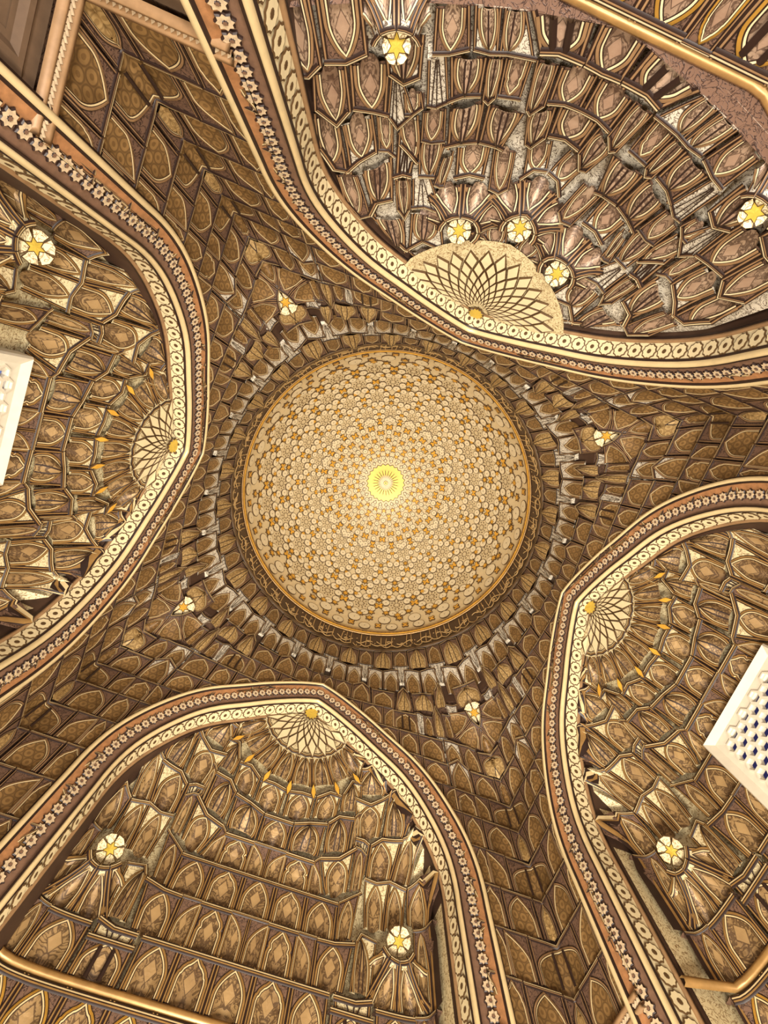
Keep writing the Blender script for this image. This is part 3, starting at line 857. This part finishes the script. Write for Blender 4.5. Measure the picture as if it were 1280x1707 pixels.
def build_arch(side, label):
    n, t, w = SIDES[side]
    root = thing_r('pointed_arch', label, 'arch', tuple(side_world(side, 0., 0., 0.9)))
    tube_profile(side, [(-.006, .03), (-.006, -.020), (-.002, -.024), (.006, -.024), (.010, -.019), (.010, .0)], 'outer_rail', 'rail', root)
    tube_profile(side, [(-.013, .03), (-.013, -.014), (-.005, -.014)], 'outer_line', 'dark', root)
    tube_profile(side, [(.014, -.010), (.050, .006)], 'star_band_upper', 'orange', root)
    tube_profile(side, [(.050, .006), (.090, .022)], 'star_band_lower', 'duskybrown', root)
    tube_profile(side, [(.009, -.012), (.010, -.018), (.014, -.016), (.015, -.006)], 'inner_line', 'dark', root)
    tube_profile(side, [(.086, .014), (.088, .010), (.092, .012), (.094, .020)], 'middle_line', 'dark', root)
    tube_profile(side, [(.092, .014), (.096, .010), (.102, .014), (.104, .024), (.102, .03)], 'middle_rail', 'rail', root)
    tube_profile(side, [(.102, .028), (.105, .034), (.104, .038)], 'soffit_line', 'dark', root)
    tube_profile(side, [(.101, .030), (.106, .096)], 'soffit', 'cream', root)
    tube_profile(side, [(.106, .094), (.113, .095), (.115, .100), (.113, .106), (.106, .106)], 'soffit_rail', 'tan', root)
    tube_profile(side, [(.104, .105), (.112, .106), (.112, .114), (.104, .115)], 'inner_rail', 'dark', root)
    tube_profile(side, [(.106, .11), (.106, .36)], 'reveal', 'backing', root)
    def along(o, step, first, hmin):
        c = arch_off(o)[::-1]
        L = np.r_[0, np.cumsum(np.linalg.norm(np.diff(c, axis=0), axis=1))]
        out = []; s = first
        while s < L[-1]:
            p = np.array([np.interp(s, L, c[:, 0]), np.interp(s, L, c[:, 1])])
            q = np.array([np.interp(min(s + .01, L[-1]), L, c[:, 0]), np.interp(min(s + .01, L[-1]), L, c[:, 1])])
            p0 = np.array([np.interp(max(s - .01, 0), L, c[:, 0]), np.interp(max(s - .01, 0), L, c[:, 1])])
            if p[1] < hmin: break
            out.append((p, (q - p0) / np.linalg.norm(q - p0))); s += step
        return out
    def put(me, name, o, v, step, first, hmin, slope, lift):
        for sg in (-1, 1):
            for p, d in along(o, step, first, hmin):
                nin = np.array([-d[1], d[0]])                       # outline normal
                if nin[0] * p[0] + nin[1] * (p[1] - 1.3) > 0: nin = -nin   # towards the opening
                # band plane is spanned by outline direction and (nin, dv)
                T = np.array([d[0] * sg, 0, d[1]]); W_ = np.array([nin[0] * sg * slope[0], slope[1], nin[1] * slope[0]])
                N_ = np.cross(T, W_); N_ /= np.linalg.norm(N_)
                if N_[1] > 0 and slope[0] > .3: N_ = -N_
                if slope[0] <= .3 and N_[0] * nin[0] * sg + N_[2] * nin[1] < 0: N_ = -N_
                def tow(vv):
                    return np.array([t[0] * vv[0] + n[0] * vv[1], t[1] * vv[0] + n[1] * vv[1], vv[2]])
                pos = side_world(side, p[0] * sg, v, p[1])
                place(me, name, pos + tow(N_) * lift, tow(N_), tow(T), root)
    put(STAR_ME, 'star_boss', .050, .006, .0372, .006, .86, (1, .42), .002)
    put(ROSE_ME, 'rosette_boss', .1035, .064, .0590, .026, .80, (.09, 1), .002)
    return root

# ------------------------------------------------------------------ dome
class Dome(Surf):
    """a = azimuth (rad), b = angle from the crown (rad)"""
    def P(self, a, b, d=0.0):
        a = np.asarray(a, float); b = np.asarray(b, float); d = np.asarray(d, float)
        r = (RD - d) * np.sin(b); z = HB + (HT - HB - d) * np.cos(b)
        return np.stack([r * np.cos(a), r * np.sin(a), z], -1)

def dome_frame(a, b):
    """point on the dome with tangents (azimuth, downwards) and inward normal"""
    p = np.array([RD * math.sin(b) * math.cos(a), RD * math.sin(b) * math.sin(a), HB + (HT - HB) * math.cos(b)])
    ta = np.array([-math.sin(a), math.cos(a), 0]); tb = np.array([math.cos(b) * math.cos(a), math.cos(b) * math.sin(a), -math.sin(b)])
    return p, ta, tb, np.cross(tb, ta) * -1

def flat_mesh(name, poly, rim, h, mats, eye=None):
    """thin tile in its own plane with dark edge"""
    poly = np.asarray(poly, float); n = len(poly); c = poly.mean(0)
    dist = np.linalg.norm(poly - c, axis=1); inn = c + (poly - c) * np.maximum(1 - rim / np.maximum(dist, 1e-6), .3)[:, None]
    V = [(x, y, -.012) for x, y in poly] + [(x, y, h * .6) for x, y in poly] + [(x, y, h) for x, y in inn] + [(c[0], c[1], h)]
    F = []; mi = []
    for i in range(n):
        j = (i + 1) % n
        F += [(i, j, n + j, n + i), (n + i, n + j, 2 * n + j, 2 * n + i), (2 * n + i, 2 * n + j, 3 * n)]; mi += [0, 0, 1]
    if eye:
        k = len(V); m = 6
        V += [(c[0] + math.cos(i * 2 * math.pi / m) * eye, c[1] + math.sin(i * 2 * math.pi / m) * eye, h * 1.5) for i in range(m)]
        F.append(tuple(range(k, k + m))); mi.append(0)
    me = bpy.data.meshes.new(name); me.from_pydata([tuple(q * SC for q in v) for v in V], [], F)
    for m in mats: me.materials.append(MAT[m])
    me.polygons.foreach_set('material_index', mi)
    return me

def sp2(r1, r2, n, rot=0): return star_poly((0, 0), r1, r2, n, rot)
def build_dome():
    root = thing_r('ceiling', 'round dome lined with cream medallions, gold star tiles and a yellow central rosette', 'dome', (0, 0, HB), kind='structure')
    S = Dome()
    a = np.linspace(0, 2 * np.pi, 97); bb = np.linspace(.0, np.pi / 2, 30)
    V = np.vstack([S.P(a, np.full(97, b), -.006 * np.ones(97)) for b in bb])
    emit('dome_shell', V, grid_faces(97, 30), ['domeground'], root)
    def put(me, name, az, b, sc=1.0, rot=0.0):
        p, ta, tb, n = dome_frame(az, b)
        n = -p + np.array([0, 0, HB]); n = n / np.linalg.norm(n)
        y = ta * math.sin(rot) + tb * math.cos(rot)
        return place(me, name, p + n * .001, n, y, root, sc)
    # crown: boss, petals, ring of lozenges
    NP = 24
    th = np.linspace(0, 1, 7)
    pet = [(-.003, .045)] + [(-.0235 * math.sin(math.pi * (.5 * x + .0)), .045 + .12 * x) for x in th[1:]] + [(0, .184)] + \
          [(.0235 * math.sin(math.pi * (.5 * x)), .045 + .12 * x) for x in th[1:][::-1]] + [(.003, .045)]
    pet = np.array(pet) - [0, .115]
    petal_me = flat_mesh('rosette_petal', pet, .006, .004, ['outline', 'lemon'])
    sq_me = flat_mesh('lozenge', [(-.018, 0), (0, .022), (.018, 0), (0, -.022)], .006, .003, ['outline', 'medallion'])
    for i in range(NP):
        az = i * 2 * math.pi / NP
        put(petal_me, 'rosette_petal', az, .1135)
        put(sq_me, 'lozenge', az + math.pi / NP, .205)
    eye_me = boss_mesh('crown_boss', .02, 12, .95, .02, ['dark', 'amber', 'dark'])
    put(eye_me, 'crown_boss', 0, .0005)
    disc_me = flat_mesh('crown_disc', sp2(.075, .045, 24), .002, .006, ['medallion', 'cream'])
    put(disc_me, 'crown_disc', 0, .0005)
    star_me = flat_mesh('gold_star_tile', sp2(.036, .020, 6), .008, .003, ['outline', 'amber'])
    bow = [(-.016, -.034), (.0, -.026), (.016, -.034), (.022, -.016), (.009, 0), (.022, .016), (.016, .034), (0, .026), (-.016, .034), (-.022, .016), (-.009, 0), (-.022, -.016)]
    bow_me = flat_mesh('gold_bowtie_tile', np.array(bow) * 1.15, .008, .003, ['outline', 'amber'])
    hour = np.array(bow) * [1.5, 1.15]
    hour_me = flat_mesh('gold_hourglass_tile', hour, .008, .003, ['outline', 'amber'])
    ci = [(math.cos(i * math.pi / 6) , math.sin(i * math.pi / 6)) for i in range(12)]
    med = {}
    def medal(r):
        k = round(r, 3)
        if k not in med: med[k] = flat_mesh('cream_medallion', np.array(ci) * r, .0038, .002, ['outline', 'medallion'], eye=.0045)
        return med[k]
    # small wedges of a ten-pointed star
    V = []; F = []; mi = []
    for i in range(10):
        aa = i * 2 * math.pi / 10
        for (r1, r2, w, m) in ((.012, .026, .0042, 0), (.031, .041, .007, 1)):
            c, s = math.cos(aa), math.sin(aa); k = len(V)
            for (r, ww) in ((r1, 0), ((r1 + r2) / 2 + .003, w), (r2, 0), ((r1 + r2) / 2 + .003, -w)):
                V.append((c * r - s * ww, s * r + c * ww, .004))
            F.append((k, k + 1, k + 2, k + 3)); mi.append(0)
    rose_me = bpy.data.meshes.new('ten_point_star'); rose_me.from_pydata([tuple(q * SC for q in v) for v in V], [], F)
    rose_me.materials.append(MAT['outline'])
    gold = []; cream = []; ros = []
    N = 20
    def ringf(lst, me, b, off, rot=0.0, n=N, sc=1.0):
        for i in range(n): lst.append((me, (i + off) * 2 * math.pi / n, b, sc, rot))
    # inner field
    ringf(gold, star_me, .262, 0, 0, N, .80); ringf(gold, bow_me, .325, .5, 0, N, .95)
    ringf(gold, star_me, .405, 0, 0, N, 1.0); ringf(gold, bow_me, .475, .5, math.pi / 2, N, .95); ringf(gold, hour_me, .530, 0, math.pi / 2, N, .85)
    ringf(gold, bow_me, .590, .5, .0, N, 1.0)
    for b, off, r in ((.232, .5, .020), (.290, 0, .021), (.300, .5, .014), (.350, 0, .024), (.385, .5, .022), (.440, 0, .020), (.430, .5, .021), (.480, .0, .026), (.530, .5, .026), (.570, .27, .020), (.570, .73, .020), (.615, 0, .030)):
        ringf(cream, medal(r), b, off)
    # star clusters
    for j, b in enumerate((.665, .845, 1.025, 1.205)):
        off = .5 * (j % 2)
        for i in range(N):
            az = (i + off) * 2 * math.pi / N
            ros.append((rose_me, az, b, 1.0 + .25 * j / 3, 0))
            for k in range(8):
                al = k * math.pi / 4 + .39
                r = .072 + .008 * j
                cream.append((medal(.026 + .003 * j), az + math.cos(al) * r / math.sin(b), b + math.sin(al) * r, 1, 0))
        # tiles between clusters
        ringf(gold, hour_me, b, off + .5, math.pi / 2, N, .62 + .14 * j)
        ringf(gold, star_me, b + .115, off, 0, N, .8 + .08 * j)
        ringf(gold, star_me, b + .082, off + .30, .3, N, .70 + .08 * j); ringf(gold, star_me, b + .082, off - .30, -.3, N, .70 + .08 * j)
    ringf(cream, medal(.052), 1.375, 0, 0, 26); ringf(gold, star_me, 1.36, .5, 0, 26, 1.0)
    ringf(cream, medal(.046), 1.47, .5, 0, 30); ringf(gold, hour_me, 1.455, 0, 0, 30, .8)
    def emit_list(lst, name, limit=300):
        lst = sorted(lst, key=lambda q: -q[2] * 0 - q[3])
        for q in lst[:limit]: put(q[0], name, q[1], min(q[2], 1.54), q[3], q[4])
        rest = lst[limit:]
        if rest:
            V = []; F = []; mi = []; mats = []
            for me, az, b, sc, rot in rest:
                b = min(b, 1.54)
                p, ta, tb, n = dome_frame(az, b); n = -p + np.array([0, 0, HB]); n = n / np.linalg.norm(n)
                y = ta * math.sin(rot) + tb * math.cos(rot); y = y - n * y.dot(n); y /= np.linalg.norm(y); x = np.cross(y, n)
                k = len(V); base = M3(p + n * .001)
                for v in me.vertices:
                    V.append(base + (x * v.co.x + y * v.co.y + n * v.co.z) * sc)
                for pl in me.polygons:
                    F.append(tuple(k + i for i in pl.vertices)); mi.append(pl.material_index)
            mats = [m.name for m in rest[0][0].materials]
            inv = {v.name: kk for kk, v in MAT.items()}
            o = emit(name + '_field', np.array(V), F, [inv[m] for m in mats], root, mi, smooth=False, metres=True)
            o['kind'] = 'stuff'
    emit_list(gold, 'gold_tile'); emit_list(cream, 'cream_medallion'); emit_list(ros, 'ten_point_star')
    # beaded rim
    for h0, w, d, m in ((HB - .012, .010, .012, 'amber'), (HB + .014, .007, .010, 'gold')):
        prof = [(h0 - w, 0), (h0 - w * .6, d), (h0 + w * .6, d), (h0 + w, 0)]
        V = []
        for h, dd in prof:
            V.append(np.stack([(RD - dd) * np.cos(a), (RD - dd) * np.sin(a), np.full(97, h)], -1))
        emit('rim_moulding', np.vstack(V), grid_faces(97, 4), [m], root)
    V = []; F = []
    for i in range(220):
        az = i * 2 * math.pi / 220; c, s = math.cos(az), math.sin(az)
        k = len(V); R_ = RD - .006
        for dx, dz, dr in ((-.008, 0, 0), (0, .008, 0), (.008, 0, 0), (0, -.008, 0), (0, 0, .008)):
            V.append(((R_ - dr) * c - s * dx, (R_ - dr) * s + c * dx, HB + .001 + dz))
        F += [(k, k + 1, k + 4), (k + 1, k + 2, k + 4), (k + 2, k + 3, k + 4), (k + 3, k, k + 4)]
    o = emit('rim_beads', V, F, ['dark'], root); o['kind'] = 'stuff'

# ------------------------------------------------------------------ inscription band
def build_inscription():
    root = thing_r('inscription_band', 'dark drum band with flowing gold Arabic lettering around the foot of the dome', 'inscription', (0, 0, 2.93))
    a = np.linspace(0, 2 * np.pi, 145)
    def cyl(name, prof, mat):
        V = np.vstack([np.stack([(RD - d) * np.cos(a), (RD - d) * np.sin(a), np.full(145, h)], -1) for h, d in prof])
        return emit(name, V, grid_faces(145, len(prof)), [mat], root)
    cyl('band_ground', [(2.925, -.004), (3.19, -.004)], 'band')
    cyl('lower_fillet', [(2.915, 0), (2.920, .012), (2.932, .012), (2.937, 0)], 'outline')
    cyl('upper_fillet', [(3.165, 0), (3.168, .008), (3.176, .008), (3.18, 0)], 'gold')
    r = random.Random(3)
    def stroke(pts, w):
        pts = np.array(pts, float); n = len(pts)
        seg = np.gradient(pts, axis=0); seg /= np.maximum(np.linalg.norm(seg, axis=1), 1e-9)[:, None]
        nr = np.c_[-seg[:, 1], seg[:, 0]]
        ww = w * (.55 + .45 * np.sin(np.linspace(.25, 2.9, n)))[:, None]
        out = []
        for q, d in ((pts - nr * ww, .001), (pts, .006), (pts + nr * ww, .001)):
            out.append(np.stack([(RD - d) * np.cos(q[:, 0] / RD), (RD - d) * np.sin(q[:, 0] / RD), q[:, 1]], -1))
        V = np.stack(out, 1).reshape(-1, 3)
        F = [(i * 3 + j, i * 3 + j + 1, i * 3 + j + 4, i * 3 + j + 3) for i in range(n - 1) for j in range(2)]
        return V, F, [0] * len(F)
    NW = 44; span = 2 * math.pi * RD / NW
    t = np.linspace(0, 1, 14)
    for i in range(NW):
        x0 = i * span; parts = []
        for k in range(r.choice((2, 3, 3, 4))):               # tall uprights
            x = x0 + span * (.12 + .24 * k + r.uniform(-.04, .04)); tl = r.uniform(-.012, .004)
            parts.append(stroke(np.c_[x + tl * t + .002 * np.sin(t * 3), 2.975 + r.uniform(0, .02) + (.165 + r.uniform(-.03, .01)) * t], .0034))
        for k in range(2):                                     # bowls
            x = x0 + span * (.15 + .45 * k); w = span * r.uniform(.38, .62); d = r.uniform(.022, .04); y = 2.985 + r.uniform(-.005, .03)
            parts.append(stroke(np.c_[x + w * t, y - d * np.sin(math.pi * t) + .012 * t], .0032))
        x = x0 + span * r.uniform(.2, .7); y = r.uniform(3.02, 3.07); ra = r.uniform(.010, .017)
        parts.append(stroke(np.c_[x + ra * np.cos(t * 6.6), y + ra * .8 * np.sin(t * 6.6)], .0032))
        parts.append(stroke(np.c_[x0 + span * (.05 + .8 * t), 3.03 + .03 * np.sin(t * 5 + r.uniform(0, 6)) + .01 * t], .0034))
        for k in range(4):
            x = x0 + span * r.uniform(.05, .95); y = r.uniform(2.95, 3.13)
            parts.append(stroke(np.c_[x + .006 * t[:5] / t[4], y + .005 * t[:5] / t[4]], .0045))
        V, F, Cc = join(parts)
        emit('lettering', V, F, ['letter'], root)

# ------------------------------------------------------------------ windows
def build_window(side, idx, label, pane):
    S_u0 = -.045
    root = thing_r('window_%d' % idx, label, 'window', tuple(side_world(side, S_u0, .27, .95)), kind='structure')
    hw, ht, hb = .214, 1.468, .98
    fw = .062
    def frame_ring(o1, v1, o2, v2):
        P = []
        for o, v in ((o1, v1), (o2, v2)):
            for (x, y) in ((-hw + o, hb + o), (hw - o, hb + o), (hw - o, ht - o), (-hw + o, ht - o)):
                P.append(side_world(side, x + S_u0, v, y))
        return np.array(P), [(i, (i + 1) % 4, 4 + (i + 1) % 4, 4 + i) for i in range(4)]
    parts = []
    for a in ((0, .30, 0, .254), (0, .254, .006, .246), (.006, .246, .030, .262), (.030, .262, .056, .264), (.056, .264, .060, .268), (.060, .268, .060, .285)):
        V, F = frame_ring(*a); parts.append((V, F, [0] * 4))
    V, F, Cc = join(parts); emit('window_frame', V, F, ['plaster'], root, smooth=False)
    V = side_world(side, np.array([-hw + .05, hw - .05, hw - .05, -hw + .05]) + S_u0, .278, np.array([hb + .05, hb + .05, ht - .05, ht - .05]))
    emit('window_pane', V, [(0, 1, 2, 3)], [pane], root, smooth=False)
    # lattice of hexagonal rings, flat side up
    R_ = .0245; ri = .0165; n, t, w = SIDES[side]
    Vv = []; Fv = []
    for z, rr in ((-.012, ri), (.004, ri), (.010, ri + .0025), (.010, R_), (-.012, R_)):
        for i in range(6):
            a = i * math.pi / 3
            Vv.append((math.cos(a) * rr, math.sin(a) * rr, z))
    for j in range(4):
        for i in range(6): Fv.append((j * 6 + i, j * 6 + (i + 1) % 6, (j + 1) * 6 + (i + 1) % 6, (j + 1) * 6 + i))
    me = bpy.data.meshes.new('lattice_ring'); me.from_pydata([tuple(c * SC for c in v) for v in Vv], [], Fv); me.materials.append(MAT['plaster'])
    dx, dy = R_ * 1.5, R_ * math.sqrt(3)
    nn = (-n[0], -n[1], 0)
    i = 0; x = -hw + fw
    ncol = int((2 * (hw - fw)) / dx) + 1; nrow = int((ht - hb - 2 * fw) / dy) + 1
    for c in range(ncol + 1):
        for r_ in range(nrow + 1):
            px = -hw + fw + c * dx; py = hb + fw + r_ * dy + (dy / 2 if c % 2 else 0)
            if px > hw - fw + .002 or py > ht - fw + .002: continue
            place(me, 'lattice_ring', side_world(side, px + S_u0, .268, py), nn, (0, 0, 1), root)

# ------------------------------------------------------------------ lower walls and floor
def build_shell_room():
    names = {'B': 'wall_south', 'R': 'wall_east', 'T': 'wall_north', 'L': 'wall_west'}
    words = {'B': 'plain brown lower wall below the niche at the bottom of the view', 'R': 'plain brown lower wall below the right hand niche',
             'T': 'plain brown lower wall below the upper right niche', 'L': 'plain brown lower wall below the left hand niche'}
    for s in 'BRTL':
        full = WX if s in 'BT' else WY
        parts = []
        def quad(p): parts.append((np.array(p), [(0, 1, 2, 3)], [0]))
        bv = .36 if s == 'T' else .31
        for sg in (-1, 1):
            quad(side_world(s, np.array([.70, full + .02, full + .02, .70]) * sg, .014, np.array([FLOOR_H, FLOOR_H, .985, .985])))
            for h0, h1 in ((.60, .955), (.20, .57)):        # framed panels
                for k in range(4):
                    e = .012 * k
                    q = np.array([.79 + e, full - .03 - e]); dv = [.013, .004, .004, .012][k]; e2 = .012 * (k + 1); dv2 = [.004, .004, .012, .012][k]
                    o1 = [(q[0], h0 + e), (q[1], h0 + e), (q[1], h1 - e), (q[0], h1 - e)]
                    o2 = [(.79 + e2, h0 + e2), (full - .03 - e2, h0 + e2), (full - .03 - e2, h1 - e2), (.79 + e2, h1 - e2)]
                    for i in range(4):
                        j = (i + 1) % 4
                        uu = np.array([o1[i][0], o1[j][0], o2[j][0], o2[i][0]]) * sg; hh = np.array([o1[i][1], o1[j][1], o2[j][1], o2[i][1]])
                        quad(side_world(s, uu, np.array([dv, dv, dv2, dv2]), hh))
        quad(side_world(s, np.array([-.68, .68, .68, -.68]), bv, np.array([FLOOR_H, FLOOR_H, .90, .90])))
        V, F, C_ = join(parts)
        o = emit(names[s], V, F, ['wall'], None, smooth=False)
        o['kind'] = 'structure'; o['label'] = words[s]; o['category'] = 'wall'
    e = 1.5
    o = emit('floor', [(-e, -e, FLOOR_H), (e, -e, FLOOR_H), (e, e, FLOOR_H), (-e, e, FLOOR_H)], [(0, 1, 2, 3)], ['floor'], None, smooth=False)
    o['kind'] = 'structure'; o['label'] = 'pale stone floor of the domed hall'; o['category'] = 'floor'

# ------------------------------------------------------------------ build
build_shell_room()
build_dome()
build_inscription()
build_ring()
build_corner(1, 1, 'brown honeycomb pendentive between the bottom arch and the right hand arch')
build_corner(-1, 1, 'brown honeycomb pendentive between the bottom arch and the left hand arch')
build_corner(1, -1, 'brown honeycomb pendentive between the upper right arch and the right hand arch')
build_corner(-1, -1, 'brown honeycomb pendentive running to the top left corner, between left arch and upper right arch')
build_arch('B', 'pointed arch with star band framing the golden niche at the bottom')
build_arch('R', 'pointed arch with star band framing the niche on the right')
build_arch('T', 'largest pointed arch with star band framing the bright niche at the upper right')
build_arch('L', 'pointed arch with star band framing the niche on the left')
build_niche('B', 'golden muqarnas niche at the bottom, rows of arched panels without a window')
build_niche('R', 'muqarnas niche on the right around the dark lattice window', window=True)
build_niche('L', 'muqarnas niche on the left around the pale lattice window', window=True)
build_niche('T', 'large bright muqarnas niche at the upper right with star pods around its net', apse=True)
build_window('L', 1, 'white framed lattice window cut by the left edge, pale light behind', 'daylight')
build_window('R', 2, 'white framed hexagon lattice window at the right edge, dark blue behind', 'shadepane')
